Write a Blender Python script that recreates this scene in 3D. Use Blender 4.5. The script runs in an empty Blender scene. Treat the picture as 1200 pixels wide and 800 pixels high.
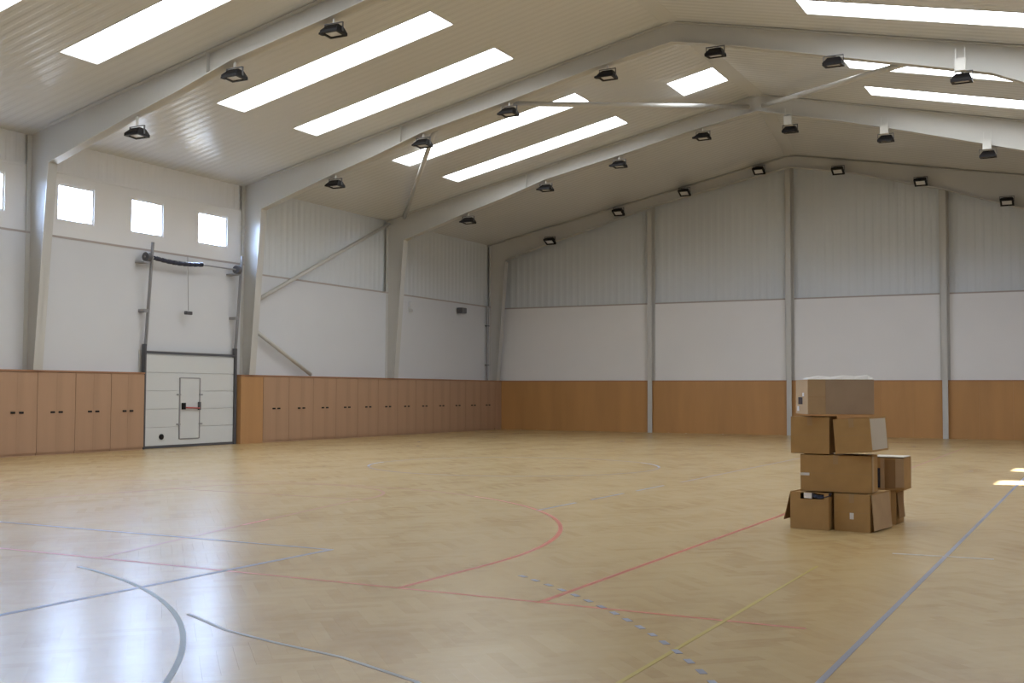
import bpy, math, random
import numpy as np
from mathutils import Vector, Matrix, Euler
random.seed(7)
scene = bpy.context.scene
C = scene.collection

# ------------------------------------------------------------------ camera
F_PX, YAW, PITCH, ROLL = 1329.6, 0.4839, 0.0447, 0.0041
CAM = Vector((22.185, 0.0, 1.523))
fwd = Vector((-math.sin(YAW)*math.cos(PITCH), math.cos(YAW)*math.cos(PITCH), math.sin(PITCH)))
r0 = Vector((math.cos(YAW), math.sin(YAW), 0)); u0 = r0.cross(fwd)
rgt = r0*math.cos(ROLL) + u0*math.sin(ROLL); upv = u0*math.cos(ROLL) - r0*math.sin(ROLL)
cam_d = bpy.data.cameras.new('camera'); cam = bpy.data.objects.new('camera', cam_d); C.objects.link(cam)
cam_d.sensor_width = 36; cam_d.lens = F_PX/1200*36; cam_d.clip_end = 300
cam.matrix_world = Matrix(((rgt.x, upv.x, -fwd.x, CAM.x), (rgt.y, upv.y, -fwd.y, CAM.y), (rgt.z, upv.z, -fwd.z, CAM.z), (0, 0, 0, 1)))
scene.camera = cam

# ------------------------------------------------------------------ light
SKYLIGHT_POWER, SKY_POWER, GROUND_POWER = 7.0, 62.0, 5.0
world = bpy.data.worlds.new('sky'); scene.world = world; world.use_nodes = True
wt = world.node_tree; bg = wt.nodes['Background']
wc = wt.nodes.new('ShaderNodeTexCoord'); ws = wt.nodes.new('ShaderNodeSeparateXYZ'); wr_ = wt.nodes.new('ShaderNodeMapRange')
wr_.inputs['From Min'].default_value = -0.02; wr_.inputs['From Max'].default_value = 0.03
wm = wt.nodes.new('ShaderNodeMix'); wm.data_type = 'RGBA'
wm.inputs[6].default_value = (GROUND_POWER*0.95, GROUND_POWER*0.95, GROUND_POWER*0.85, 1)      # sunlit ground outside
wm.inputs[7].default_value = (SKY_POWER*0.46, SKY_POWER*0.64, SKY_POWER*1.0, 1)               # bright sky
wt.links.new(wc.outputs['Generated'], ws.inputs[0]); wt.links.new(ws.outputs['Z'], wr_.inputs['Value'])
wt.links.new(wr_.outputs[0], wm.inputs[0]); wt.links.new(wm.outputs[2], bg.inputs[0]); bg.inputs[1].default_value = 1.0
def portal_light(loc, rot, sx, sy):                  # tells the renderer where the sky shines in; gives no light of its own
    d = bpy.data.lights.new('daylight_portal', 'AREA'); d.shape = 'RECTANGLE'; d.size = sx; d.size_y = sy; d.cycles.is_portal = True
    o = bpy.data.objects.new('daylight_portal', d); C.objects.link(o); o.location = loc; o.rotation_euler = rot; return o
sun_d = bpy.data.lights.new('sun', 'SUN'); sun_d.energy = 34; sun_d.angle = 0.01; sun_d.color = (1, 0.99, 0.97)
sun = bpy.data.objects.new('sun', sun_d); C.objects.link(sun)
sun.rotation_euler = Vector((-5.62, -1.87, -6.15)).to_track_quat('-Z', 'Y').to_euler()
vs = scene.view_settings
vs.view_transform = 'Standard'; vs.look = 'None'; vs.exposure = 0.27; vs.gamma = 1.0; vs.use_curve_mapping = False

# ------------------------------------------------------------------ materials
def mat(name, col, rough=0.5, spec=0.5, metal=0.0, noise=None, bump=None, coat=0.0):
    """noise = (scale vector, amount): tone variation; bump = (scale, strength)."""
    m = bpy.data.materials.new(name); m.use_nodes = True
    nt = m.node_tree; b = nt.nodes['Principled BSDF']
    b.inputs['Base Color'].default_value = (*col, 1); b.inputs['Roughness'].default_value = rough
    b.inputs['Specular IOR Level'].default_value = spec; b.inputs['Metallic'].default_value = metal
    b.inputs['Coat Weight'].default_value = coat; b.inputs['Coat Roughness'].default_value = 0.12
    tc = nt.nodes.new('ShaderNodeTexCoord')
    if noise:
        mp = nt.nodes.new('ShaderNodeMapping'); mp.inputs['Scale'].default_value = noise[0]
        nz = nt.nodes.new('ShaderNodeTexNoise'); nz.inputs['Scale'].default_value = 1; nz.inputs['Detail'].default_value = 4
        nt.links.new(tc.outputs['Object'], mp.inputs[0]); nt.links.new(mp.outputs[0], nz.inputs['Vector'])
        rp = nt.nodes.new('ShaderNodeValToRGB')
        a = noise[1]
        rp.color_ramp.elements[0].position = 0.3; rp.color_ramp.elements[1].position = 0.7
        rp.color_ramp.elements[0].color = (*[c*(1-a) for c in col], 1); rp.color_ramp.elements[1].color = (*[min(1, c*(1+a)) for c in col], 1)
        nt.links.new(nz.outputs['Fac'], rp.inputs[0]); nt.links.new(rp.outputs[0], b.inputs['Base Color'])
    if bump:
        n2 = nt.nodes.new('ShaderNodeTexNoise'); n2.inputs['Scale'].default_value = bump[0]
        bp = nt.nodes.new('ShaderNodeBump'); bp.inputs['Strength'].default_value = bump[1]; bp.inputs['Distance'].default_value = 0.01
        nt.links.new(tc.outputs['Object'], n2.inputs['Vector']); nt.links.new(n2.outputs['Fac'], bp.inputs['Height']); nt.links.new(bp.outputs[0], b.inputs['Normal'])
    return m
def emit(name, col, power):
    m = bpy.data.materials.new(name); m.use_nodes = True; nt = m.node_tree
    nt.nodes.remove(nt.nodes['Principled BSDF'])
    e = nt.nodes.new('ShaderNodeEmission'); e.inputs[0].default_value = (*col, 1); e.inputs[1].default_value = power
    nt.links.new(e.outputs[0], nt.nodes['Material Output'].inputs[0]); return m

M = dict(
    ceiling=mat('ceiling_sheet', (0.635, 0.64, 0.635), 0.24, 0.5, noise=((0.3, 0.3, 0.3), 0.03)),
    sheet=mat('grey_wall_sheet', (0.64, 0.665, 0.68), 0.45, 0.4, noise=((0.4, 0.4, 0.4), 0.03)),
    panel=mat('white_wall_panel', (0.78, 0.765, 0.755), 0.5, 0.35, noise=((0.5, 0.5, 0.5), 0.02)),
    sidepanel=mat('toned_down_side_panel', (0.635, 0.645, 0.665), 0.5, 0.35, noise=((0.5, 0.5, 0.5), 0.02)),  # darker, cooler copy of the white panel; side wall light put into colour
    band=mat('window_band_panel', (0.74, 0.735, 0.73), 0.4, 0.4),
    steel=mat('off_white_steel_paint', (0.54, 0.53, 0.50), 0.32, 0.5, noise=((0.7, 0.7, 0.7), 0.03)),
    ledge=mat('shaded_ledge_trim', (0.42, 0.37, 0.34), 0.6, 0.3),  # cap trim whose dark tone also paints the ledge's shadow line
    shell=mat('outer_wall', (0.6, 0.59, 0.57), 0.7, 0.2),
    wood=mat('beech_veneer', (0.41, 0.255, 0.16), 0.42, 0.4, noise=((3, 3, 0.25), 0.07)),
    woodplain=mat('orange_beech_panel', (0.46, 0.25, 0.11), 0.4, 0.4, noise=((3, 3, 0.25), 0.06)),
    woodgable=mat('dark_beech_panel', (0.47, 0.245, 0.09), 0.42, 0.4, noise=((2, 2, 0.25), 0.09)),
    woodcap=mat('shaded_beech_cap', (0.36, 0.185, 0.10), 0.45, 0.4),  # darker wood paints the shading line along the panelling top
    black=mat('black_plastic', (0.012, 0.011, 0.012), 0.55, 0.2),
    darkmetal=mat('dark_metal', (0.09, 0.09, 0.10), 0.4, 0.5),
    greymetal=mat('grey_metal', (0.30, 0.30, 0.31), 0.4, 0.5, metal=0.3),
    door=mat('door_panel_white', (0.62, 0.635, 0.63), 0.4, 0.4),
    red=mat('red_bar', (0.42, 0.08, 0.07), 0.4, 0.5),
    lens=mat('lamp_lens', (0.72, 0.71, 0.69), 0.10, 0.6, coat=0.4),  # whitened base colour paints in the light reflected by the glass
    white=mat('white_paint', (0.82, 0.81, 0.78), 0.35, 0.5),
    card=mat('cardboard', (0.45, 0.285, 0.125), 0.85, 0.15, noise=((5, 5, 5), 0.07)),
    card2=mat('pale_cardboard', (0.47, 0.34, 0.21), 0.85, 0.15, noise=((5, 5, 5), 0.06)),
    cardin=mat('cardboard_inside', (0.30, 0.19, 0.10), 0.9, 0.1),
    tape=mat('packing_tape', (0.44, 0.30, 0.16), 0.25, 0.5),
    label=mat('paper_label', (0.80, 0.79, 0.80), 0.6, 0.3),
    label2=mat('pale_paper', (0.58, 0.54, 0.47), 0.7, 0.3),
    greycard=mat('greyish_cardboard', (0.40, 0.31, 0.235), 0.8, 0.2, noise=((4, 4, 4), 0.05)),
    foam=mat('white_foam', (0.86, 0.87, 0.87), 0.6, 0.3),
    plasticbag=mat('dark_plastic_bag', (0.03, 0.035, 0.06), 0.25, 0.5),
    slab=mat('floor_slab', (0.25, 0.2, 0.15), 0.8, 0.2),
    line_red=mat('red_court_paint', (0.50, 0.155, 0.105), 0.42, 0.25, noise=((0.6, 0.6, 0.6), 0.12)),
    line_blue=mat('blue_court_paint', (0.265, 0.275, 0.34), 0.42, 0.25, noise=((0.6, 0.6, 0.6), 0.12)),
    line_pale=mat('pale_blue_court_paint', (0.40, 0.42, 0.44), 0.42, 0.25),
    line_teal=mat('teal_court_paint', (0.29, 0.34, 0.36), 0.42, 0.25),
    line_yellow=mat('yellow_court_paint', (0.53, 0.42, 0.14), 0.26, 0.5),
    line_white=mat('white_court_paint', (0.64, 0.60, 0.54), 0.26, 0.5),
    line_faint=mat('worn_blue_court_paint', (0.42, 0.35, 0.30), 0.26, 0.5),
    line_faintred=mat('worn_red_court_paint', (0.52, 0.30, 0.20), 0.26, 0.5),
    sky_pane=emit('daylight_skylight_pane', (0.93, 0.97, 1.0), SKYLIGHT_POWER),
)
# clear glass for the sun side
m = bpy.data.materials.new('clear_glass'); m.use_nodes = True; nt = m.node_tree; nt.nodes.remove(nt.nodes['Principled BSDF'])
tr = nt.nodes.new('ShaderNodeBsdfTransparent'); gl = nt.nodes.new('ShaderNodeBsdfGlossy'); gl.inputs['Roughness'].default_value = 0.02
mx = nt.nodes.new('ShaderNodeMixShader'); mx.inputs[0].default_value = 0.06
nt.links.new(tr.outputs[0], mx.inputs[1]); nt.links.new(gl.outputs[0], mx.inputs[2]); nt.links.new(mx.outputs[0], nt.nodes['Material Output'].inputs[0])
M['glass'] = m
# parquet: tone per board from the mesh attribute "tone", long soft streaks from noise
m = bpy.data.materials.new('beech_parquet'); m.use_nodes = True; nt = m.node_tree; b = nt.nodes['Principled BSDF']
at = nt.nodes.new('ShaderNodeAttribute'); at.attribute_name = 'tone'
geo = nt.nodes.new('ShaderNodeNewGeometry')
mp = nt.nodes.new('ShaderNodeMapping'); mp.inputs['Rotation'].default_value = (0, 0, 0.6); mp.inputs['Scale'].default_value = (1.2, 0.5, 1)
nz = nt.nodes.new('ShaderNodeTexNoise'); nz.inputs['Scale'].default_value = 1.0; nz.inputs['Detail'].default_value = 3
nt.links.new(geo.outputs['Position'], mp.inputs[0]); nt.links.new(mp.outputs[0], nz.inputs['Vector'])
ng = nt.nodes.new('ShaderNodeTexNoise'); ng.inputs['Scale'].default_value = 9.0; ng.inputs['Detail'].default_value = 4
nt.links.new(geo.outputs['Position'], ng.inputs['Vector'])
a1 = nt.nodes.new('ShaderNodeMath'); a1.operation = 'MULTIPLY_ADD'; a1.inputs[1].default_value = 0.20
a2 = nt.nodes.new('ShaderNodeMath'); a2.operation = 'MULTIPLY_ADD'; a2.inputs[1].default_value = 0.75
a3 = nt.nodes.new('ShaderNodeMath'); a3.operation = 'MULTIPLY_ADD'; a3.inputs[1].default_value = 0.30
nt.links.new(at.outputs['Fac'], a1.inputs[0]); a1.inputs[2].default_value = -0.12
nt.links.new(nz.outputs['Fac'], a2.inputs[0]); nt.links.new(a1.outputs[0], a2.inputs[2])
nt.links.new(ng.outputs['Fac'], a3.inputs[0]); nt.links.new(a2.outputs[0], a3.inputs[2])
rp = nt.nodes.new('ShaderNodeValToRGB'); e = rp.color_ramp.elements
e[0].position = 0.15; e[0].color = (0.37, 0.23, 0.10, 1); e[1].position = 0.85; e[1].color = (0.56, 0.42, 0.215, 1)
k = rp.color_ramp.elements.new(0.5); k.color = (0.50, 0.36, 0.17, 1)
nt.links.new(a3.outputs[0], rp.inputs[0]); nt.links.new(rp.outputs[0], b.inputs['Base Color'])
b.inputs['Roughness'].default_value = 0.26; b.inputs['Specular IOR Level'].default_value = 0.75
fb = nt.nodes.new('ShaderNodeTexNoise'); fb.inputs['Scale'].default_value = 5.0; fb.inputs['Detail'].default_value = 2
fbp = nt.nodes.new('ShaderNodeBump'); fbp.inputs['Strength'].default_value = 0.25; fbp.inputs['Distance'].default_value = 0.004
nt.links.new(geo.outputs['Position'], fb.inputs['Vector']); nt.links.new(fb.outputs['Fac'], fbp.inputs['Height']); nt.links.new(fbp.outputs[0], b.inputs['Normal'])
M['parquet'] = m

# ------------------------------------------------------------------ mesh helpers
class MB:
    def __init__(s): s.v = []; s.f = []
    def box(s, x0, x1, y0, y1, z0, z1):
        n = len(s.v)
        s.v += [(x0, y0, z0), (x1, y0, z0), (x1, y1, z0), (x0, y1, z0), (x0, y0, z1), (x1, y0, z1), (x1, y1, z1), (x0, y1, z1)]
        s.f += [tuple(n+i for i in q) for q in ((0, 3, 2, 1), (4, 5, 6, 7), (0, 1, 5, 4), (1, 2, 6, 5), (2, 3, 7, 6), (3, 0, 4, 7))]
        return s
    def hexa(s, p):                                   # 8 corners, bottom ring then top ring
        n = len(s.v); s.v += [tuple(q) for q in p]
        s.f += [tuple(n+i for i in q) for q in ((0, 3, 2, 1), (4, 5, 6, 7), (0, 1, 5, 4), (1, 2, 6, 5), (2, 3, 7, 6), (3, 0, 4, 7))]
        return s
    def quad(s, a, b, c, d):
        n = len(s.v); s.v += [tuple(a), tuple(b), tuple(c), tuple(d)]; s.f.append((n, n+1, n+2, n+3)); return s
    def strip(s, pts, y0, y1, t):                     # plate of thickness t (upwards in z) following pts in the XZ plane
        for (xa, za), (xb, zb) in zip(pts, pts[1:]):
            s.hexa([(xa, y0, za), (xb, y0, zb), (xb, y1, zb), (xa, y1, za), (xa, y0, za+t), (xb, y0, zb+t), (xb, y1, zb+t), (xa, y1, za+t)])
        return s
    def tube(s, a, b, r, n=12, r2=None):
        a = Vector(a); b = Vector(b); d = (b-a).normalized(); u = d.orthogonal().normalized(); w = d.cross(u); k = len(s.v)
        r2 = r if r2 is None else r2
        for q, rr in ((a, r), (b, r2)):
            for i in range(n):
                t = 2*math.pi*i/n; s.v.append(tuple(q+u*rr*math.cos(t)+w*rr*math.sin(t)))
        for i in range(n): j = (i+1) % n; s.f.append((k+i, k+j, k+n+j, k+n+i))
        s.f.append(tuple(k+i for i in range(n))[::-1]); s.f.append(tuple(k+n+i for i in range(n))); return s
    def mesh(s, name, m):
        me = bpy.data.meshes.new(name); me.from_pydata(s.v, [], s.f); me.materials.append(M[m]); me.update(); return me
    def build(s, name, m, parent=None, bevel=0):
        o = bpy.data.objects.new(name, s.mesh(name, m)); C.objects.link(o)
        if parent: o.parent = parent
        if bevel:
            bv = o.modifiers.new('bevel', 'BEVEL'); bv.width = bevel; bv.segments = 2; bv.limit_method = 'ANGLE'
        return o
def B(x0, x1, y0, y1, z0, z1): return MB().box(x0, x1, y0, y1, z0, z1)
def tag(o, label=None, cat=None, group=None, kind=None):
    for k, v in (('label', label), ('category', cat), ('group', group), ('kind', kind)):
        if v: o[k] = v
    return o
def empty(name, loc=(0, 0, 0), rz=0):
    o = bpy.data.objects.new(name, None); o.location = loc; o.rotation_euler = (0, 0, rz); o.empty_display_size = 0.2; C.objects.link(o); return o
def link(name, me, parent, loc=(0, 0, 0), rot=(0, 0, 0)):
    o = bpy.data.objects.new(name, me); C.objects.link(o); o.parent = parent; o.location = loc; o.rotation_euler = rot; return o
ORD = ['first', 'second', 'third', 'fourth', 'fifth', 'sixth', 'seventh', 'eighth', 'ninth', 'tenth', 'eleventh', 'twelfth', 'thirteenth']

# ------------------------------------------------------------------ dimensions
XL, XR, YN, YF = -0.30, 26.30, -1.2, 41.40           # inner faces: white panels left, right wall, near wall, far wall
FR = [3.3, 10.8, 18.3, 25.8, 33.35]                   # portal frames (Y), then the gable frame
YG = 40.9
ZE = 7.60                                             # eave height of the ceiling
def ridge(Y):
    t = min(1, max(0, (Y-33.35)/(41.4-33.35))); return 13.0-0.95*t, 10.50-0.35*t
def ceil_pt(side, t, Y):                              # t = 0 at the eave, 1 at the ridge
    rx, rz = ridge(Y); xe = -0.45 if side < 0 else 26.45
    return xe+(rx-xe)*t, ZE-0.03+(rz-ZE+0.03)*t
def ceil_z(x, Y):
    rx, rz = ridge(Y); xe = -0.45 if x < rx else 26.45
    return ZE-0.03+(rz-ZE+0.03)*(x-xe)/(rx-xe)

# ------------------------------------------------------------------ floor
floor = tag(B(-0.5, 26.5, YN, 41.6, -0.25, -0.02).build('floor', 'slab'), 'glossy pale beech herringbone parquet sports floor with court lines', kind='structure')
W, L = 0.10, 0.50
n = 5; c45 = math.sqrt(0.5)
cells = []
for i in range(-420, 420):
    for j in range(-48, 48):
        for v in (0, 1):
            bx, by = (i*W+j*2*L, i*W) if not v else (i*W+j*2*L, i*W+W)
            cx, cy = (bx+L/2, by+W/2) if not v else (bx+W/2, by+L/2)
            X, Y = (cx-cy)*c45+13, (cx+cy)*c45+20
            if -0.3 < X < 26.3 and YN+0.2 < Y < 41.45: cells.append((X, Y, v))
A = np.array(cells)
rng = np.random.default_rng(3); tones = rng.random(len(A))
# which boards show largest in the picture
d = A[:, :2]-np.array([CAM.x, CAM.y]); zf = d[:, 0]*fwd.x+d[:, 1]*fwd.y-CAM.z*fwd.z
sx = (d[:, 0]*rgt.x+d[:, 1]*rgt.y-CAM.z*rgt.z)/zf*F_PX; sy = -(d[:, 0]*upv.x+d[:, 1]*upv.y-CAM.z*upv.z)/zf*F_PX
inview = (zf > 1) & (abs(sx) < 610) & (sy < 395)
near = np.argsort(np.where(inview, zf, 1e9))[:300]
def board_corners(v, gap=0.00015):
    h = (L/2-gap, W/2-gap) if not v else (W/2-gap, L/2-gap)
    return [((a*h[0]-b*h[1])*c45, (a*h[0]+b*h[1])*c45) for a, b in ((-1, -1), (1, -1), (1, 1), (-1, 1))]
def set_tone(me, vals):
    at = me.attributes.new('tone', 'FLOAT', 'FACE'); at.data.foreach_set('value', np.asarray(vals, dtype=np.float32))
variants = {}
for v in (0, 1):
    for q in range(6):
        cc = board_corners(v)
        mb = MB().hexa([(x, y, -0.02) for x, y in cc]+[(x, y, 0) for x, y in cc]); me = mb.mesh('board', 'parquet'); set_tone(me, [(q+0.5)/6]*6); variants[v, q] = me
for i in near: link('board', variants[int(A[i, 2]), int(tones[i]*6)], floor, (A[i, 0], A[i, 1], 0))
rest = np.setdiff1d(np.arange(len(A)), near); nb = len(rest)
cor = {v: np.array(board_corners(v)) for v in (0, 1)}
V = np.zeros((nb, 8, 3), np.float32)
base = np.where((A[rest, 2] > 0)[:, None, None], cor[1][None], cor[0][None])+A[rest, None, :2]
V[:, :4, :2] = base; V[:, 4:, :2] = base; V[:, :4, 2] = -0.02
faces = np.array([(4, 5, 6, 7), (0, 1, 5, 4), (1, 2, 6, 5), (2, 3, 7, 6), (3, 0, 4, 7)])
Fi = (np.arange(nb)[:, None, None]*8+faces[None]).reshape(-1)
me = bpy.data.meshes.new('parquet_boards'); me.vertices.add(nb*8); me.vertices.foreach_set('co', V.reshape(-1))
me.loops.add(len(Fi)); me.loops.foreach_set('vertex_index', Fi.astype(np.int32)); me.polygons.add(nb*5)
me.polygons.foreach_set('loop_start', np.arange(0, nb*20, 4, dtype=np.int32)); me.polygons.foreach_set('loop_total', np.full(nb*5, 4, np.int32))
me.materials.append(M['parquet']); me.update(calc_edges=True); me.polygons.foreach_set('use_smooth', np.zeros(nb*5, dtype=bool)); set_tone(me, np.repeat(tones[rest], 5))
o = link('parquet_boards', me, floor); tag(o, kind='stuff')

# court lines: thin painted strips on the boards
LINE_TOP = [0.0006]                                   # each later coat of paint lies a hair higher
def court_line(pts, m, w=0.05, label=None, dash=None, closed=False):
    pts = [Vector((p[0], p[1], 0)) for p in pts]
    if closed: pts.append(pts[0])
    mb = MB(); runs = [pts]
    if dash:
        res = []; 
        for a, b in zip(pts, pts[1:]):
            k = max(1, int((b-a).length/0.02)); res += [a.lerp(b, q/k) for q in range(k)]
        runs = []; run = []; s = 0
        for a, b in zip(res, res[1:]):
            if s % sum(dash) < dash[0]: run.append(a)
            elif run: runs.append([run[0], run[len(run)//2], run[-1]]); run = []
            s += (b-a).length
    for run in runs:
        L_, R_ = [], []
        for i, p in enumerate(run):
            t = (run[min(i+1, len(run)-1)]-run[max(i-1, 0)]).normalized(); nn = Vector((-t.y, t.x, 0))*w/2
            L_.append(p+nn); R_.append(p-nn)
        for i in range(len(run)-1):
            q = [R_[i], R_[i+1], L_[i+1], L_[i]]
            mb.hexa([(c.x, c.y, -0.001) for c in q]+[(c.x, c.y, LINE_TOP[0]) for c in q])
    LINE_TOP[0] += 0.00008
    o = mb.build('court_line', m, floor)
    if label: o['label'] = label
    return o
def arc(cx, cy, r, a0, a1, k=48): return [(cx+r*math.cos(math.radians(a0+(a1-a0)*i/k)), cy+r*math.sin(math.radians(a0+(a1-a0)*i/k))) for i in range(k+1)]
court_line([(3.5, 7.47), (20.42, 7.47)], 'line_red', 0.042, 'red painted basketball baseline')
court_line([(18.5, 7.50), (18.55, 17.5)], 'line_red', 0.048, 'red painted basketball sideline')
court_line([(18.55, 17.5), (18.55, 34.5)], 'line_faintred', 0.05)
a0 = 0
court_line([(17.27, 7.50), (17.30, 8.9)]+arc(11.0, 8.95, 6.3, 0, 62, 30), 'line_red', 0.05, 'red painted three point arc')
court_line(arc(11.0, 8.95, 6.3, 62, 180, 40)+[(4.7, 7.5)], 'line_faintred', 0.05)
court_line([(14.0, 7.5), (13.35, 10.4)], 'line_faintred', 0.05); court_line([(13.42, 10.1), (13.3, 10.7)], 'line_red', 0.05)
court_line([(13.3, 10.7), (12.75, 13.3), (9.25, 13.3), (8.0, 7.5)], 'line_faintred', 0.05)
court_line(arc(11.0, 13.3, 1.8, 0, 180, 30), 'line_faintred', 0.05)
court_line([(15.50, 4.4), (15.52, 8.95)], 'line_blue', 0.055, 'blue painted line ending in a sharp corner')
court_line([(15.54, 8.95), (6.4, 8.95)], 'line_blue', 0.045)
court_line([(15.62, 13.2), (15.68, 18.5)], 'line_blue', 0.04, dash=(1.2, 0.5)); court_line([(15.69, 18.6), (15.72, 32.0)], 'line_faint', 0.05)
court_line([(20.81, 3.0), (20.79, 30.0)], 'line_blue', 0.038, 'blue grey painted touchline beside the carton stack')
court_line([(20.79, 30.0), (20.79, 41.0)], 'line_faint', 0.06)
court_line([(19.88, 4.6), (19.88, 8.4)], 'line_yellow', 0.03, 'yellow painted line'); court_line([(19.88, 8.4), (19.88, 10.2)], 'line_yellow', 0.022)
court_line(arc(12.5, 0.85, 6.42, 14, 74, 40), 'line_teal', 0.036, 'grey blue painted goal area arc')
court_line(arc(12.5, 0.9, 9.25, 26, 56, 40), 'line_blue', 0.042, 'dashed blue painted free throw arc', dash=(0.12, 0.12))
court_line([(16.6, 5.9), (17.17, 5.63), (17.66, 5.50), (18.26, 5.38), (18.93, 5.12), (19.4, 4.8)], 'line_pale', 0.03, 'pale blue painted curved line')
court_line(arc(11.2, 21.0, 3.0, 0, 360, 72), 'line_faint', 0.05)
court_line(arc(11.2, 21.0, 3.0, 188, 215, 10), 'line_blue', 0.05); court_line(arc(11.2, 21.0, 3.0, 20, 50, 10), 'line_blue', 0.05)
court_line([(20.33, 11.36), (21.22, 11.42)], 'line_white', 0.05, 'short white painted mark across the touchline')

# ------------------------------------------------------------------ ceiling with ribs and skylights
SK = []                                               # (side, x0, x1, y0, y1)
for yb in (3.3, 10.8, 18.3, 25.8):
    for o_ in ((5.1,) if yb < 5 else (2.2, 5.1)):  # unseen nearest bay: strips added for even light, thinned to dim the floor
        for s_ in (-1, 1): SK.append((s_, 3.4 if s_ < 0 else 16.55, 9.38 if s_ < 0 else 22.5, yb+o_, yb+o_+0.97))
PATCH = (-1, 11.40, 12.72, 29.75, 31.2); SK.append(PATCH)
def t_of(side, x, Y=20):
    rx, _ = ridge(Y); xe = -0.45 if side < 0 else 26.45; return (x-xe)/(rx-xe)
ys = set([YN-0.2, 41.6]); y = YN-0.2
PER = 0.25
while y < 41.6:
    for q in (0.0, 0.04, 0.125, 0.165): ys.add(round(y+q*1.0, 4))
    y += PER
for s in SK: ys.add(s[3]); ys.add(s[4])
ys = sorted(v for v in ys if v <= 41.6)
def rib(y):
    q = (y-(YN-0.2)) % PER
    return 0.0 if 0.039 <= q <= 0.126 else 0.004
for side in (-1, 1):
    ts = sorted(set([0.0, 0.12, 0.5, 0.75, 1.0]+[round(t_of(side, x), 5) for s in SK if s[0] == side for x in (s[1], s[2])]))
    mb = MB()
    for ya, yb in zip(ys, ys[1:]):
        ym = (ya+yb)/2
        holes = [(t_of(side, s[1]), t_of(side, s[2])) for s in SK if s[0] == side and s[3] < ym < s[4]]
        for ta, tb in zip(ts, ts[1:]):
            tm = (ta+tb)/2
            if any(min(h) < tm < max(h) for h in holes): continue
            p = []
            for t_, y_ in ((ta, ya), (tb, ya), (tb, yb), (ta, yb)):
                x_, z_ = ceil_pt(side, t_, y_); p.append((x_, y_, z_+rib(y_)))
            if side < 0: p.reverse()
            mb.quad(*p)
    if side < 0: ceiling = tag(mb.build('ceiling', 'ceiling'), 'pale ribbed sheet metal roof lining over the hall', kind='structure')
    else: mb.build('roof_slope', 'ceiling', ceiling)
# outer roof skin above (keeps the sun out)
for side in (-1, 1):
    mb = MB()
    for ya, yb in ((YN-0.3, 33.35), (33.35, 41.7)):
        (xa, za), (xb, zb) = ceil_pt(side, -0.02, ya), ceil_pt(side, 1, ya); (xc, zc), (xd, zd) = ceil_pt(side, 1, yb), ceil_pt(side, -0.02, yb)
        mb.hexa([(xa, ya, za+0.22), (xb, ya, zb+0.22), (xc, yb, zc+0.22), (xd, yb, zd+0.22), (xa, ya, za+0.3), (xb, ya, zb+0.3), (xc, yb, zc+0.3), (xd, yb, zd+0.3)])
    mb.build('roof_deck', 'shell', ceiling)
# ridge cap
mb = MB()
for ya, yb in ((YN, 33.35), (33.35, 41.5)):
    (xa, za), (xb, zb) = ridge(ya), ridge(yb)
    mb.hexa([(xa-0.22, ya, za-0.045), (xa+0.22, ya, za-0.045), (xb+0.22, yb, zb-0.045), (xb-0.22, yb, zb-0.045), (xa-0.02, ya, za+0.02), (xa+0.02, ya, za+0.02), (xb+0.02, yb, zb+0.02), (xb-0.02, yb, zb+0.02)])
mb.build('ridge_cap', 'ceiling', ceiling)
win_n = 0
for s in SK:
    win_n += 1
    side, x0, x1, y0, y1 = s
    z0, z1 = ceil_z(x0, y0), ceil_z(x1, y0)
    fr = MB()                                         # upstand frame round the opening
    for (xa, xb, ya, yb) in ((x0-0.03, x1+0.03, y0-0.03, y0), (x0-0.03, x1+0.03, y1, y1+0.03), (x0-0.03, x0, y0, y1), (x1, x1+0.03, y0, y1)):
        p = [(xa, ya), (xb, ya), (xb, yb), (xa, yb)]
        fr.hexa([(a, b_, ceil_z(a, b_)-0.008) for a, b_ in p]+[(a, b_, ceil_z(a, b_)+0.16) for a, b_ in p])
    w = tag(fr.build('window_%d' % win_n, 'ceiling'), kind='structure')
    p = [(x0, y0), (x1, y0), (x1, y1), (x0, y1)]
    MB().hexa([(a, b_, ceil_z(a, b_)+0.03) for a, b_ in p]+[(a, b_, ceil_z(a, b_)+0.05) for a, b_ in p]).build('pane', 'sky_pane', w)
    if s is PATCH: w['label'] = 'short bright skylight near the roof ridge'
    else: w['label'] = 'long bright translucent skylight strip in the roof slope'

# ------------------------------------------------------------------ walls
def ribbed(name, parent, m, axis, a0, a1, z0, ztop, pos, sign, per=0.28, dep=0.010):
    """vertical ribbed sheet; axis 'y' = runs along Y at X=pos, 'x' = runs along X at Y=pos; ztop(a) gives its upper edge"""
    s_ = []; a = a0
    while a < a1:
        for q, dd in ((0, 0), (0.05, dep), (0.12, dep), (0.17, 0)):
            if a+q*per/0.28 < a1: s_.append((a+q*per/0.28, dd))
        a += per
    s_.append((a1, 0)); mb = MB()
    for (p, dp), (q, dq) in zip(s_, s_[1:]):
        if axis == 'y': c = [(pos+sign*dp, p, z0), (pos+sign*dq, q, z0), (pos+sign*dq, q, ztop(q)), (pos+sign*dp, p, ztop(p))]
        else: c = [(p, pos+sign*dp, z0), (q, pos+sign*dq, z0), (q, pos+sign*dq, ztop(q)), (p, pos+sign*dp, ztop(p))]
        mb.quad(*c)
    return mb.build(name, m, parent)
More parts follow.
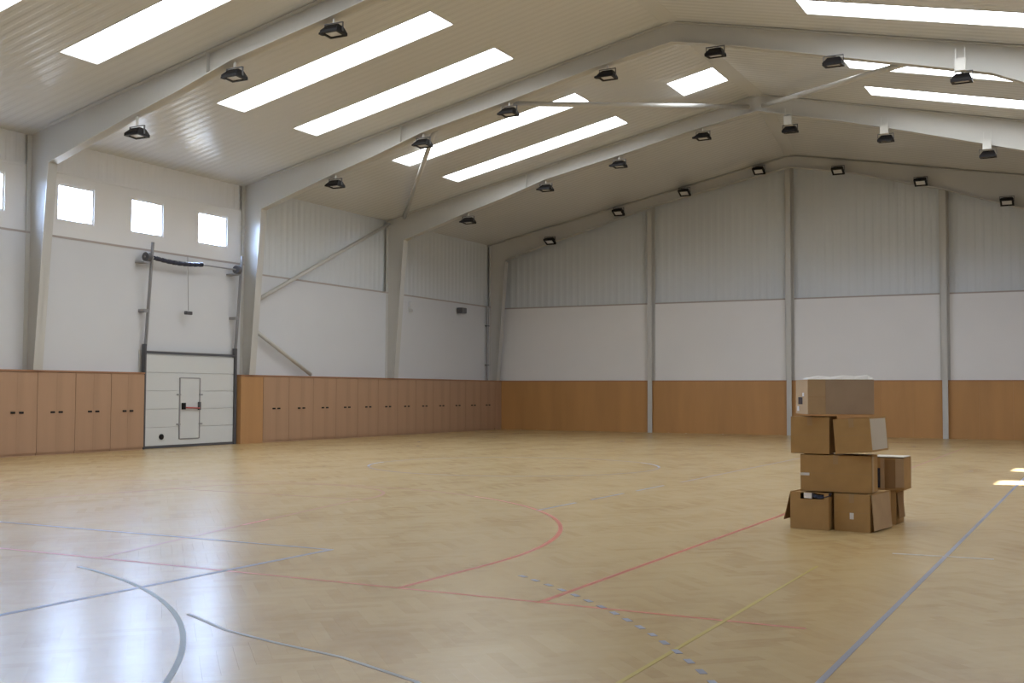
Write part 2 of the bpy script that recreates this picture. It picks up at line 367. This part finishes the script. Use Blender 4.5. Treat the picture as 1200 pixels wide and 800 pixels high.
# left wall
wl = tag(B(-0.65, -0.48, YN, 41.6, 0, 5.64).box(-0.65, -0.48, YN, 41.6, 6.58, 7.85).build('wall_left', 'shell'), 'long side wall of white panels, grey ribbed sheet and wood cupboards', kind='structure')
bays = [(YN, 3.3, 1), (3.3, 10.8, 1), (10.8, 18.3, 1), (18.3, 25.8, 1), (25.8, 33.35, 0), (33.35, YF, 0)]
left_wins = []; pier = [YN]
for ya, yb, hasw in bays:
    top = 5.22 if hasw else 4.99
    if abs(ya-18.3) < .1:                             # leave the door opening free
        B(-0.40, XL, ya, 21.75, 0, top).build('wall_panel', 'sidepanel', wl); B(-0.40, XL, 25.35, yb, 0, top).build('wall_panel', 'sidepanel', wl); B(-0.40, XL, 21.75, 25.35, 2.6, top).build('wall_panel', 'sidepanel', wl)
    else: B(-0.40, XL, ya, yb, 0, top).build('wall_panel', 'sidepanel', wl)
    B(-0.42, XL+0.012, ya, yb, top, top+0.05).build('shaded_ledge_trim', 'ledge', wl)
    if hasw:
        wins = [(ya+0.80, ya+1.92), (ya+3.15, ya+4.28), (ya+5.62, ya+6.80)] if yb-ya > 6 else []
        zs = (top+0.05, 5.66, 6.56, 6.80); mb = MB()
        cuts = [ya]+[v for w_ in wins for v in w_]+[yb]
        for i, (a, b_) in enumerate(zip(cuts, cuts[1:])):
            if i % 2 == 0: mb.box(-0.44, -0.33, a, b_, zs[0], zs[3])
            else: mb.box(-0.44, -0.33, a, b_, zs[0], zs[1]); mb.box(-0.44, -0.33, a, b_, zs[2], zs[3])
        mb.build('window_band', 'band', wl)
        B(-0.43, -0.31, ya, yb, 6.80, 6.85).build('band_trim', 'band', wl)
        ribbed('corrugated_sheet', wl, 'band', 'y', ya, yb, 6.85, lambda q: 7.75, -0.42, 1)
        left_wins += [(a, b_, zs[1], zs[2]) for a, b_ in wins]
    else:
        ribbed('corrugated_sheet', wl, 'sheet', 'y', ya, yb, top+0.05, lambda q: 7.75, -0.42, 1)
for ya, yb, za, zb in left_wins: pier += [ya-0.02, yb+0.02]
pier.append(41.6)
for a, b_ in zip(pier[0::2], pier[1::2]): B(-0.65, -0.48, a, b_, 5.64, 6.58).build('wall_pier', 'shell', wl)
for ya, yb, za, zb in left_wins:
    portal_light((-0.66, (ya+yb)/2, (za+zb)/2), (0, -math.pi/2, 0), zb-za+0.1, yb-ya+0.1)
    win_n += 1
    mb = MB()
    for (a, b_, c_, d_) in ((ya, yb, za, za+0.04), (ya, yb, zb-0.04, zb), (ya, ya+0.04, za+0.04, zb-0.04), (yb-0.04, yb, za+0.04, zb-0.04)): mb.box(-0.43, -0.36, a, b_, c_, d_)
    w = tag(mb.build('window_%d' % win_n, 'band'), 'small square bright window high in the side wall', kind='structure')
    B(-0.42, -0.40, ya+0.04, yb-0.04, za+0.04, zb-0.04).build('pane', 'glass', w)
# right wall (out of the picture) with the two openings the sun comes through
wr = tag(MB().build('wall_right', 'panel'), 'long white side wall', kind='structure')
sunw = [(22.72, 23.92), (26.45, 27.65)]
mb = MB(); cuts = [YN]+[v for w_ in sunw for v in w_]+[41.6]
for i, (a, b_) in enumerate(zip(cuts, cuts[1:])):
    if i % 2 == 0: mb.box(XR, XR+0.15, a, b_, 0, 7.85)
    else: mb.box(XR, XR+0.15, a, b_, 0, 5.75); mb.box(XR, XR+0.15, a, b_, 6.56, 7.85)
wr.data = mb.mesh('wall_right', 'panel')
for a, b_ in sunw:
    portal_light((XR+0.17, (a+b_)/2, 6.155), (0, math.pi/2, 0), 0.9, b_-a+0.1)
    win_n += 1
    mb = MB()
    for (p, q, c_, d_) in ((a, b_, 5.75, 5.79), (a, b_, 6.52, 6.56), (a, a+0.04, 5.79, 6.52), (b_-0.04, b_, 5.79, 6.52)): mb.box(XR+0.03, XR+0.09, p, q, c_, d_)
    w = tag(mb.build('window_%d' % win_n, 'white'), 'small window in the sunny side wall', kind='structure')
    B(XR+0.05, XR+0.06, a+0.04, b_-0.04, 5.79, 6.52).build('pane', 'glass', w)
B(XR-0.02, XR, YN, 41.5, 0, 2.0).build('wainscot_panel', 'wood', wr)
# near wall behind the camera
wn = tag(MB().hexa([(-0.6, YN-0.15, 0), (26.6, YN-0.15, 0), (26.6, YN, 0), (-0.6, YN, 0), (-0.6, YN-0.15, 7.8), (26.6, YN-0.15, 7.8), (26.6, YN, 7.8), (-0.6, YN, 7.8)]).build('wall_front', 'panel'), 'white end wall behind the viewer', kind='structure')
MB().hexa([(-0.6, YN-0.15, 7.8), (26.6, YN-0.15, 7.8), (26.6, YN, 7.8), (-0.6, YN, 7.8), (12.9, YN-0.15, 10.7), (13.1, YN-0.15, 10.7), (13.1, YN, 10.7), (12.9, YN, 10.7)]).build('gable_panel', 'sheet', wn)
B(-0.3, 26.3, YN, YN+0.02, 0, 2.0).build('wainscot_panel', 'wood', wn)
# far gable wall
wb = tag(MB().hexa([(-0.6, 41.5, 0), (26.6, 41.5, 0), (26.6, 41.65, 0), (-0.6, 41.65, 0), (-0.6, 41.5, 7.7), (26.6, 41.5, 7.7), (26.6, 41.65, 7.7), (-0.6, 41.65, 7.7)]).build('wall_back', 'shell'), 'far gable wall: wood panelling below, white panels, grey ribbed sheet above', kind='structure')
MB().hexa([(-0.6, 41.5, 7.7), (26.6, 41.5, 7.7), (26.6, 41.65, 7.7), (-0.6, 41.65, 7.7), (11.9, 41.5, 10.4), (12.2, 41.5, 10.4), (12.2, 41.65, 10.4), (11.9, 41.65, 10.4)]).build('gable_top', 'shell', wb)
posts = [6.55, 11.92, 17.25, 22.55]
edges = [-0.3]+posts+[26.3]
for a, b_ in zip(edges, edges[1:]):
    B(a, b_, 41.36, 41.48, 2.0, 4.95).build('wall_panel', 'panel', wb)
    B(a, b_, 41.345, 41.49, 4.95, 5.0).build('shaded_ledge_trim', 'ledge', wb)
    ribbed('corrugated_sheet', wb, 'sheet', 'x', a, b_, 5.0, lambda q: ceil_z(q, 41.4)+0.05, 41.46, -1)
    k = 5; wdt = (b_-a)/k
    for i in range(k):
        o = B(a+i*wdt+0.001, a+(i+1)*wdt-0.001, 41.30, 41.36, 0.0, 1.965).build('wainscot_panel', 'woodgable', wb)
    B(a, b_, 41.285, 41.36, 1.965, 2.0).build('wainscot_cap', 'woodcap', wb)
for px in posts:
    mb = MB(); zt = ceil_z(px, 41.2)-0.1
    mb.box(px-0.09, px+0.09, 41.16, 41.185, 0, zt); mb.box(px-0.012, px+0.012, 41.185, 41.335, 0, zt); mb.box(px-0.16, px+0.16, 41.335, 41.355, 2.0, zt)
    mb.build('post', 'steel', wb)

# ------------------------------------------------------------------ steel portal frames
BOT_L = [(0.42, 6.83), (1.6, 7.2), (3.0, 7.63), (4.33, 8.0), (5.9, 8.5), (8.6, 9.07), (11.0, 9.62), (13.0, 9.98)]
BOT_R = [(13.0, 9.98), (15.4, 9.42), (17.2, 8.95), (20.5, 8.02), (23.4, 7.3), (25.6, 6.83)]
BOT_R2 = [(13.0, 9.98), (14.5, 9.67), (15.3, 9.48), (17.0, 9.06), (18.5, 8.70), (20.1, 8.31), (20.75, 8.02), (23.4, 7.3), (25.6, 6.83)]
GB_L = [(0.40, 6.92), (2.6, 7.55), (4.5, 8.05), (6.7, 8.66), (9.7, 9.27), (12.05, 9.73)]
GB_R = [(12.05, 9.73), (14.3, 9.32), (17.3, 8.50), (19.7, 7.68), (22.5, 7.2), (25.6, 6.83)]
def interp(pts, x):
    for (xa, za), (xb, zb) in zip(pts, pts[1:]):
        if xa <= x <= xb: return za+(zb-za)*(x-xa)/(xb-xa)
    return pts[-1][1]
def web(mb, pts, Y, ht):
    for (xa, za), (xb, zb) in zip(pts, pts[1:]):
        mb.hexa([(xa, Y-ht, za), (xb, Y-ht, zb), (xb, Y+ht, zb), (xa, Y+ht, za), (xa, Y-ht, ceil_z(xa, Y)-0.02), (xb, Y-ht, ceil_z(xb-1e-4, Y)-0.02), (xb, Y+ht, ceil_z(xb-1e-4, Y)-0.02), (xa, Y+ht, ceil_z(xa, Y)-0.02)])
def portal(Y, BL, BR, label, fw=0.13):
    fr = empty('portal_frame', (0, 0, 0)); tag(fr, label, 'steel frame', 'steel portal frames across the hall')
    for side, pts in ((-1, BL), (1, BR)):
        mb = MB(); web(mb, pts, Y, 0.012); mb.strip(pts, Y-fw, Y+fw, 0.025)
        top = [(x, ceil_z(min(x, pts[-1][0]-1e-4) if side < 0 else x+1e-4, Y)-0.035) for x, _ in pts]; mb.strip(top, Y-fw, Y+fw, 0.02)
        mb.build('rafter', 'steel', fr)
        for x in ((5.2,) if side < 0 else (20.8,)):          # web stiffener plates
            z0, z1 = interp(pts, x)+0.02, ceil_z(x, Y)-0.03
            B(x-0.008, x+0.008, Y-fw+0.015, Y+fw-0.015, z0, z1).build('stiffener', 'steel', fr)
        mb = MB(); xo = -0.31 if side < 0 else 26.29; sg = -side
        xa, xb = xo+sg*0.38, xo+sg*0.73; zt = 6.86; zc = 2.004
        mb.hexa([(min(xo, xa), Y-0.01, zc), (max(xo, xa), Y-0.01, zc), (max(xo, xa), Y+0.01, zc), (min(xo, xa), Y+0.01, zc), (min(xo, xb), Y-0.01, zt), (max(xo, xb), Y-0.01, zt), (max(xo, xb), Y+0.01, zt), (min(xo, xb), Y+0.01, zt)])
        mb.hexa([(min(xo, xb), Y-0.01, zt), (max(xo, xb), Y-0.01, zt), (max(xo, xb), Y+0.01, zt), (min(xo, xb), Y+0.01, zt), (min(xo, xb), Y-0.01, ceil_z(min(xo, xb), Y)-.03), (max(xo, xb), Y-0.01, ceil_z(max(xo, xb), Y)-.03), (max(xo, xb), Y+0.01, ceil_z(max(xo, xb), Y)-.03), (min(xo, xb), Y+0.01, ceil_z(min(xo, xb), Y)-.03)])
        a, b_ = sorted((xa-sg*0.02, xa)); c_, d_ = sorted((xb-sg*0.02, xb))
        mb.hexa([(a, Y-fw, zc), (b_, Y-fw, zc), (b_, Y+fw, zc), (a, Y+fw, zc), (c_, Y-fw, zt), (d_, Y-fw, zt), (d_, Y+fw, zt), (c_, Y+fw, zt)])
        a, b_ = sorted((xo, xo+sg*0.02)); mb.box(a, b_, Y-fw, Y+fw, zc, 7.55)
        mb.build('column', 'steel', fr)
    return fr
FRL = ['off-white steel portal frame nearest the viewer', 'off-white steel portal frame just ahead of the viewer',
       'off-white steel portal frame whose column stands left of the three windows', 'off-white steel portal frame whose column stands beside the sectional door',
       'off-white steel portal frame at the far end of the diagonal braces']
for Y, lb in zip(FR[2:], FRL[2:]): portal(Y, BOT_L, BOT_R2 if Y == 25.8 else BOT_R, lb)
portal(YG, GB_L, GB_R, 'off-white steel frame standing against the far gable wall')
# diagonal braces
def brace(a, b_, r, label):
    mb = MB(); mb.tube(a, b_, r, 16); o = mb.build('brace_tube', 'steel'); o.data.polygons.foreach_set('use_smooth', [len(p.vertices) == 4 for p in o.data.polygons])
    root = tag(o, label, 'brace', 'diagonal bracing tubes')
    dv = (Vector(b_)-Vector(a)).normalized()
    for q, s_ in ((Vector(a), 1), (Vector(b_), -1)):
        MB().tube(q+dv*s_*-0.02, q+dv*s_*0.16, r*1.0*0.35, 8).build('end_lug', 'steel', o)
    return root
brace((0.5, 33.15, 7.62), (6.15, 25.98, 8.62), 0.07, 'white brace tube rising from the wall column to the roof beam')
brace((8.55, 25.98, 9.05), (12.75, 33.15, 10.12), 0.07, 'white brace tube running from left roof beam to the far beam apex')
brace((13.2, 33.15, 10.10), (18.35, 25.98, 8.82), 0.07, 'white brace tube running from the far beam apex to the right roof beam')
brace((-0.10, 33.1, 7.42), (-0.10, 25.95, 4.12), 0.06, 'long white diagonal brace across the grey wall sheet')
brace((-0.10, 25.95, 3.38), (-0.10, 28.75, 2.06), 0.06, 'short white diagonal brace ending at the wood cupboards')

# ------------------------------------------------------------------ wood cupboards along the left wall
def cupboard(yc, w, label, group):
    c = empty('storage_cupboard', (-0.15, yc, 0)); tag(c, label, 'cupboard', group)
    B(-0.145, 0.125, -w/2+0.002, w/2-0.002, 0, 1.955).build('body', 'wood', c)
    for s_ in (-1, 1):
        y0, y1 = (0.0012, w/2-0.001) if s_ > 0 else (-w/2+0.001, -0.0012)
        dr = B(0.127, 0.150, y0, y1, 0.06, 1.945).build('door', 'wood', c)
        B(0.150, 0.172, s_*0.055 if s_ > 0 else -0.175, 0.175 if s_ > 0 else -0.055, 0.985, 1.03).build('handle', 'black', dr, 0.008)
    return c
for i, yc in enumerate((21.135, 20.025, 18.915, 17.805)):
    cupboard(yc, 1.10, 'beech double-door cupboard with black handles, %s one before the sectional door' % ORD[i], 'cupboards before the sectional door')
for i in range(12):
    cupboard(26.98+i*1.197, 1.19, 'beech double-door cupboard, %s one beyond the sectional door' % ORD[i], 'cupboards beyond the sectional door')
B(-0.29, 0.0, YN+0.05, 17.25, 0, 1.955).build('wainscot_panel', 'wood', wl)
B(-0.29, 0.0, 25.40, 26.37, 0, 1.955).build('wainscot_panel', 'woodplain', wl)
B(-0.29, 0.0, 40.75, 41.29, 0, 1.955).build('wainscot_panel', 'wood', wl)
tag(B(-0.30, 0.015, YN+0.05, 21.69, 1.958, 2.0).build('trim_1', 'woodcap'), 'wood cap, darkened as a shading line, on the cupboards before the door', kind='structure')
tag(B(-0.30, 0.015, 25.40, 41.28, 1.958, 2.0).build('trim_2', 'woodcap'), 'wood cap, darkened as a shading line, on the cupboards beyond the door', kind='structure')

# ------------------------------------------------------------------ sectional door with wicket door
d1 = tag(B(-0.36, -0.30, 21.76, 25.34, 0.0, 2.6).build('door_1', 'shell'), 'white sectional overhead door with a small walk-through door', kind='structure')
for i in range(5):
    z0 = 0.07+i*0.485
    B(-0.20, -0.16, 21.80, 25.25, z0+0.002, z0+0.479).build('door_panel', 'door', d1, 0.004)
B(-0.20, -0.15, 21.80, 25.25, 0.005, 0.07).build('bottom_seal', 'darkmetal', d1)
B(-0.22, -0.12, 21.80, 25.30, 2.51, 2.57).build('head_bar', 'darkmetal', d1)
for y0, y1 in ((21.79, 21.84), (25.26, 25.33)): B(-0.22, -0.10, y0, y1, 0.0, 2.75).build('side_rail', 'darkmetal', d1)
wd = B(-0.158, -0.148, 23.14, 23.86, 0.24, 1.86).build('wicket_door', 'door', d1)
for (a, b_, c_, d_) in ((23.10, 23.14, 0.22, 1.88), (23.86, 23.90, 0.22, 1.88), (23.14, 23.86, 1.86, 1.89), (23.14, 23.86, 0.21, 0.235)): B(-0.160, -0.142, a, b_, c_, d_).build('door_edge', 'greymetal', wd)
B(-0.148, -0.09, 23.18, 23.30, 1.02, 1.20).build('lock_case', 'black', wd, 0.01)
MB().tube((-0.09, 23.28, 1.07), (-0.09, 23.82, 1.05), 0.022).build('push_bar', 'red', wd)
B(-0.148, -0.08, 23.80, 23.87, 1.0, 1.22).build('bar_end', 'darkmetal', wd, 0.008)
for z in (0.62, 1.42):
    for y in (23.06, 23.90): B(-0.158, -0.135, y-0.05, y+0.09, z-0.02, z+0.02).build('hinge', 'greymetal', wd)
MB().tube((-0.16, 22.46, 0.30), (-0.13, 22.46, 0.30), 0.075, 20).build('floor_lock', 'black', d1)
# leaning lift tracks, spring shaft, drums and pull cord
for y in (21.87, 25.34):
    p = [(-0.20, 2.55), (-0.16, 2.95), (0.02, 5.42)]
    mb = MB()
    for (xa, za), (xb, zb) in zip(p, p[1:]):
        mb.hexa([(xa-0.03, y-0.03, za), (xa+0.03, y-0.03, za), (xa+0.03, y+0.03, za), (xa-0.03, y+0.03, za), (xb-0.03, y-0.03, zb), (xb+0.03, y-0.03, zb), (xb+0.03, y+0.03, zb), (xb-0.03, y+0.03, zb)])
    mb.build('lift_track', 'greymetal', d1)
    B(-0.30, -0.08, y-0.16, y-0.02, 3.58, 3.66).build('track_bracket', 'greymetal', d1)
    MB().tube((-0.02, y-0.22, 5.02), (-0.02, y-0.08, 5.02), 0.12, 20).build('cable_drum', 'darkmetal', d1)
    B(-0.30, 0.02, y-0.30, y-0.06, 4.86, 4.90).build('drum_bracket', 'greymetal', d1)
MB().tube((-0.02, 21.62, 5.02), (-0.02, 25.30, 5.02), 0.022).build('spring_shaft', 'greymetal', d1)
mb = MB(); sp = [(-0.02, 21.95+i*0.1, 5.02-0.055*math.sin(math.pi*i/18)) for i in range(19)]
for i, (a, b_) in enumerate(zip(sp, sp[1:])): mb.tube(a, b_, 0.062 if i % 2 else 0.055, 14)
mb.build('torsion_spring', 'plasticbag', d1)
MB().tube((-0.05, 23.22, 5.2), (-0.05, 23.28, 3.72), 0.008, 6).build('pull_cord', 'greymetal', d1)
B(-0.10, 0.0, 23.16, 23.40, 3.60, 3.70).build('cord_grip', 'darkmetal', d1, 0.02)

# ------------------------------------------------------------------ floodlights
def lamp_meshes():
    w, d_, h = 0.21, 0.18, 0.10
    hs = MB(); hs.hexa([(-w, -d_, -h*0.2), (w, -d_, -h*0.2), (w, d_, -h*0.2), (-w, d_, -h*0.2), (-w*0.55, -d_*0.45, h), (w*0.75, -d_*0.45, h), (w*0.75, d_*0.55, h), (-w*0.55, d_*0.55, h)])
    rim = MB(); e_ = 0.06
    for a in ((-w, w, -d_, -d_+e_), (-w, w, d_-e_, d_), (-w, -w+e_, -d_+e_, d_-e_), (w-e_, w, -d_+e_, d_-e_)): rim.box(a[0], a[1], a[2], a[3], -h*0.8, -h*0.2)
    ln = MB().box(-w+e_, w-e_, -d_+e_, d_-e_, -h*0.6, -h*0.25)
    bal = MB().hexa([(-w-0.13, -0.06, -0.04), (-w-0.004, -0.08, -0.05), (-w-0.004, 0.08, -0.05), (-w-0.13, 0.06, -0.04), (-w-0.13, -0.05, 0.0), (-w-0.004, -0.07, 0.03), (-w-0.004, 0.07, 0.03), (-w-0.13, 0.05, 0.0)])
    ears = MB().box(-w-0.016, -w-0.002, -0.02, 0.02, 0.032, 0.16).box(w+0.002, w+0.016, -0.02, 0.02, -0.03, 0.16).box(-w-0.016, w+0.016, -0.02, 0.02, 0.145, 0.16)
    gear = MB().box(-0.11, 0.11, -0.30, -0.16, 0.10, 0.36)
    return hs.mesh('housing', 'black'), rim.mesh('rim', 'black'), ln.mesh('lens', 'lens'), ears.mesh('bracket', 'darkmetal'), gear.mesh('gear_box', 'steel'), bal.mesh('ballast', 'black')
LM = lamp_meshes()
def floodlight(x, Y, z, ztop, tilt, label, group, gear=True, arm=0):
    o = empty('floodlight', (x, Y, z)); tag(o, label, 'floodlight', group)
    hs = link('housing', LM[0], o, rot=(tilt, 0, 0)); link('rim', LM[1], hs); link('lens', LM[2], hs)
    link('bracket', LM[3], o)
    if not gear and not arm: link('ballast', LM[5], o)
    if gear:
        link('gear_box', LM[4], o)
        for q in (-0.09, 0.09): B(q-0.008, q+0.008, -0.24, -0.22, 0.36, 0.60).build('strap', 'steel', o)
        B(-0.02, 0.02, -0.16, 0.0, 0.162, 0.18).build('arm', 'steel', o)
    if arm: B(-0.03, 0.03, 0.0, arm, 0.162, 0.19).build('arm', 'steel', o)
    elif ztop-z > 0.17: B(-0.02, 0.02, -0.02, 0.02, 0.162, ztop-z).build('hanger', 'steel', o)
    return o
rows = [(18.3, [(3.1, 7.26), (5.9, 8.21), (8.48, 8.79)], 'beam left of the windows'),
        (25.8, [(2.98, 7.38), (5.89, 8.30), (8.52, 8.85), (11.28, 9.41), (14.06, 9.61), (16.81, 9.02), (19.51, 8.31)], 'beam above the sectional door column'),
        (33.35, [(2.96, 7.43), (5.9, 8.39), (8.5, 8.94), (11.27, 9.46), (13.95, 9.33), (16.68, 8.78), (19.37, 8.15)], 'last beam before the gable'),
        (YG, [(2.56, 7.57), (5.50, 8.52), (8.18, 9.08), (11.02, 9.66), (13.85, 9.41), (16.62, 8.78), (19.32, 7.90)], 'gable wall beam')]
for Y, lst, nm in rows:
    g = Y == YG
    for i, (x, z) in enumerate(lst):
        bot = (GB_L+GB_R[1:]) if g else (BOT_L+(BOT_R2 if Y == 25.8 else BOT_R)[1:])
        zb = min(interp(bot, x-0.03), interp(bot, x+0.03))-0.004
        right = x > 13.5 and not g
        zz = z if g else min(z, zb-0.25)
        front = g or (right and Y == 25.8)
        if front and not g: x, zz = 22.18-(22.18-x)*0.9876, 1.52+(z-1.52)*0.9876-0.03
        floodlight(x, Y-0.34 if g else Y-0.35 if front else Y, zz, zb, math.radians(-26 if g else 4 if right else -4),
                   'dark floodlight, %s from the side wall on the %s' % (ORD[i], nm), 'floodlights on the '+nm, gear=right and not (Y == 25.8 and i < 6), arm=0.326 if g else 0.336 if front else 0)

# ------------------------------------------------------------------ small wall fittings
t = empty('wall_speaker', (-0.18, 38.25, 4.70)); tag(t, 'small dark box fixed high on the white side wall near the corner', 'speaker')
B(-0.08, 0.16, -0.20, 0.20, -0.11, 0.11).build('body', 'darkmetal', t, 0.03); B(-0.12, -0.08, -0.05, 0.05, -0.04, 0.04).build('wall_bracket', 'greymetal', t)
t = empty('conduit_box', (-0.27, 34.75, 4.66)); tag(t, 'small pale bracket below the ledge beside the wall column', 'bracket')
B(-0.03, 0.10, -0.12, 0.10, -0.14, 0.14).build('body', 'sidepanel', t, 0.01); B(-0.03, 0.14, -0.06, 0.06, -0.22, -0.14).build('stub', 'sidepanel', t)
t = empty('drain_pipe', (-0.20, 40.45, 2.0)); tag(t, 'thin dark vertical pipe in the far corner', 'pipe')
MB().tube((0, 0, 0), (0, 0, 3.0), 0.045, 12).build('pipe', 'greymetal', t)
for z in (0.6, 2.2): B(-0.10, 0.05, -0.06, 0.06, z, z+0.04).build('clip', 'darkmetal', t)

# ------------------------------------------------------------------ stack of cardboard cartons
def carton(x, y, z, w, d_, h, rz, label, m='card', tape=True, lab=None, flaps=(4, 3, 2, 3), side=None, torn=False):
    """x, y = middle of the front bottom edge; the carton reaches back from there."""
    o = empty('cardboard_box', (x, y, z), math.radians(rz)); tag(o, label, 'carton', 'stacked cardboard boxes')
    t = 0.008; b_ = MB()
    hf = h-0.075 if torn else h
    b_.box(-w/2, w/2, 0, t, 0, hf)
    if torn: b_.box(-w/2, -w/2+0.12, 0, t, hf, h); b_.box(w/2-0.05, w/2, 0, t, hf, h)
    b_.box(-w/2, w/2, d_-t, d_, 0, h); b_.box(-w/2, -w/2+t, t, d_-t, 0, h); b_.box(w/2-t, w/2, t, d_-t, 0, h); b_.box(-w/2+t, w/2-t, t, d_-t, 0, t)
    b_.build('body', m, o)
    fl = 0.006
    for i, (a, s_) in enumerate(zip(flaps, (-1, 1, -1, 1))):   # front, back, left, right
        ln_ = d_/2-0.002 if i < 2 else min(0.3*w, 0.2); th = math.radians(a)
        mb = MB()
        if i < 2: mb.box(-w/2+0.003, w/2-0.003, 0, ln_, -fl, 0)
        else: mb.box(0, ln_, -d_/2+0.003, d_/2-0.003, -fl, 0)
        f = mb.build('flap', m, o)
        if i == 0: f.location = (0, 0, h); f.rotation_euler = (th, 0, 0)
        elif i == 1: f.location = (0, d_, h); f.rotation_euler = (th, 0, math.pi)
        elif i == 2: f.location = (-w/2, d_/2, h-0.009); f.rotation_euler = (0, -th, 0)
        else: f.location = (w/2, d_/2, h-0.009); f.rotation_euler = (0, -th, math.pi)
    if side:                                            # an open flap hanging down a side
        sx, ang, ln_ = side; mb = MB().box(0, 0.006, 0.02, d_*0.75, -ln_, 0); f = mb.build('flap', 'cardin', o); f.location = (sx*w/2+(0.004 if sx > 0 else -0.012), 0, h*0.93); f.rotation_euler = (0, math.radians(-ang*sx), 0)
    if tape:
        B(-0.028, 0.028, -0.0016, -0.0004, h-0.10, h-0.002).build('tape', 'tape', o)
        B(-w/2+0.004, w/2-0.004, -0.0012, -0.0003, h*0.5-0.002, h*0.5+0.002).build('crease', 'tape', o)
    for (lx, lz, lw, lh) in (lab or []): B(lx-lw/2, lx+lw/2, -0.003, -0.0005, lz-lh/2, lz+lh/2).build('paper_label', 'label', o)
    return o
Z1, Z2, Z3 = 0.424, 0.846, 1.272
carton(19.185, 12.90, 0, 0.44, 0.60, 0.415, -6, 'cardboard box with a torn top at the bottom left of the stack', torn=True, flaps=(-8, 0, 0, 0), tape=False, side=(-1, 14, 0.30))
c = carton(19.645, 12.93, 0, 0.40, 0.74, 0.415, -8, 'cardboard box with a small white label at the bottom right of the stack', lab=[(0.0, 0.17, 0.045, 0.07)], flaps=(0, 0, 0, 0))
f = B(0, 0.006, 0.0, 0.62, -0.39, 0).build('side_flap', 'card2', c); f.location = (0.206, 0.03, 0.405); f.rotation_euler = (0, math.radians(-4.5), 0)
c = carton(19.465, 12.97, Z1, 0.78, 0.40, 0.41, 1, 'wide cardboard box in the second layer of the stack', lab=[(-0.34, 0.19, 0.10, 0.03)], flaps=(0, 0, 0, 0))
f = B(0, 0.006, 0.0, 0.10, -0.39, 0).build('side_flap', 'card2', c); f.location = (0.394, 0.0, 0.40)
carton(19.185, 12.96, Z2, 0.43, 0.46, 0.415, 1, 'plain cardboard box on the left of the third layer', flaps=(0, 0, 0, 0))
c = carton(19.672, 12.93, Z2+0.02, 0.40, 0.70, 0.385, -4, 'cardboard box with a pale end on the right of the third layer', flaps=(0, 0, 0, 0))
c.rotation_euler = (0, math.radians(-4.5), math.radians(-5))
B(0.2005, 0.2025, 0.03, 0.66, 0.02, 0.365).build('pale_sheet', 'label2', c)
c = carton(19.52, 13.02, Z3+0.018, 0.74, 0.60, 0.39, 26, 'greyish cardboard box topmost of the stack', 'card2', lab=[], flaps=(0, 0, 0, 0))
B(-0.17, 0.368, -0.0045, -0.002, 0.004, 0.385).build('wrap_sheet', 'greycard', c)
for yy, zz, ww in ((0.18, 0.20, 0.06), (0.42, 0.03, 0.08)): B(-0.376, -0.3705, yy, yy+ww, zz, zz+ww*0.7).build('paper_label', 'label', c)
B(-0.374, -0.3705, 0.26, 0.46, 0.11, 0.19).build('hand_hole', 'plasticbag', c)
carton(19.77, 13.86, 0, 0.40, 0.42, 0.40, -3, 'cardboard box standing on the floor behind the stack', flaps=(0, 0, 0, 0), side=(1, 5, 0.30))
c = carton(19.885, 13.82, 0.405, 0.37, 0.42, 0.37, -2, 'cardboard box with pale top and painted dark gap, upper one behind the stack', flaps=(0, 0, 0, 0), tape=False)
B(-0.18, 0.18, 0.005, 0.41, 0.377, 0.384).build('pale_sheet', 'label2', c)
B(-0.165, -0.085, -0.0035, -0.0008, 0.02, 0.25).build('painted_gap', 'plasticbag', c)  # dark strip painted in for the shaded gap between the boxes
B(-0.08, -0.035, -0.02, -0.0008, 0.01, 0.365).build('corner_strip', 'card2', c)
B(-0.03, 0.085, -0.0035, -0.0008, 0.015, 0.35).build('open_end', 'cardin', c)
B(0.09, 0.183, -0.012, -0.0008, 0.03, 0.365).build('corner_strip', 'card2', c)
# odds and ends
mb = MB(); px = [(-0.34, 0.02), (-0.22, 0.045), (-0.08, 0.03), (0.06, 0.05), (0.2, 0.04), (0.33, 0.055), (0.40, 0.02)]
for (xa, ha), (xb, hb) in zip(px, px[1:]):
    mb.hexa([(xa, -0.12, 0), (xb, -0.12, 0), (xb, 0.12, 0), (xa, 0.12, 0), (xa, -0.10, ha), (xb, -0.10, hb), (xb, 0.11, hb*0.8), (xa, 0.11, ha*0.8)])
o = mb.build('foam_sheet', 'foam', None, 0.004); o.location = (19.42, 13.22, Z3+0.410); o.rotation_euler = (0, 0, math.radians(26)); tag(o, 'crumpled white foam sheet lying on the topmost box', 'foam sheet')
mb = MB()
for i in range(7):
    a = (-0.12+i*0.04, 0.035*math.sin(i*1.1)); b_ = (-0.12+(i+1)*0.04, 0.035*math.sin((i+1)*1.1))
    mb.hexa([(a[0], -0.03, -0.02+a[1]*.4), (b_[0], -0.03, -0.02+b_[1]*.4), (b_[0], 0.09, -0.02+b_[1]*.4), (a[0], 0.09, -0.02+a[1]*.4), (a[0], -0.02, 0.022+a[1]*.4), (b_[0], -0.02, 0.022+b_[1]*.4), (b_[0], 0.08, 0.022+b_[1]*.4), (a[0], 0.08, 0.022+a[1]*.4)])
o = mb.build('plastic_bag', 'plasticbag', None, 0.004); o.location = (19.25, 12.92, 0.378); o.rotation_euler = (0, 0, math.radians(-6)); tag(o, 'dark plastic bag poking out of the torn bottom box', 'plastic bag')
MB().box(-0.12, -0.03, -0.036, -0.028, -0.03, 0.03).build('white_print', 'label', o)
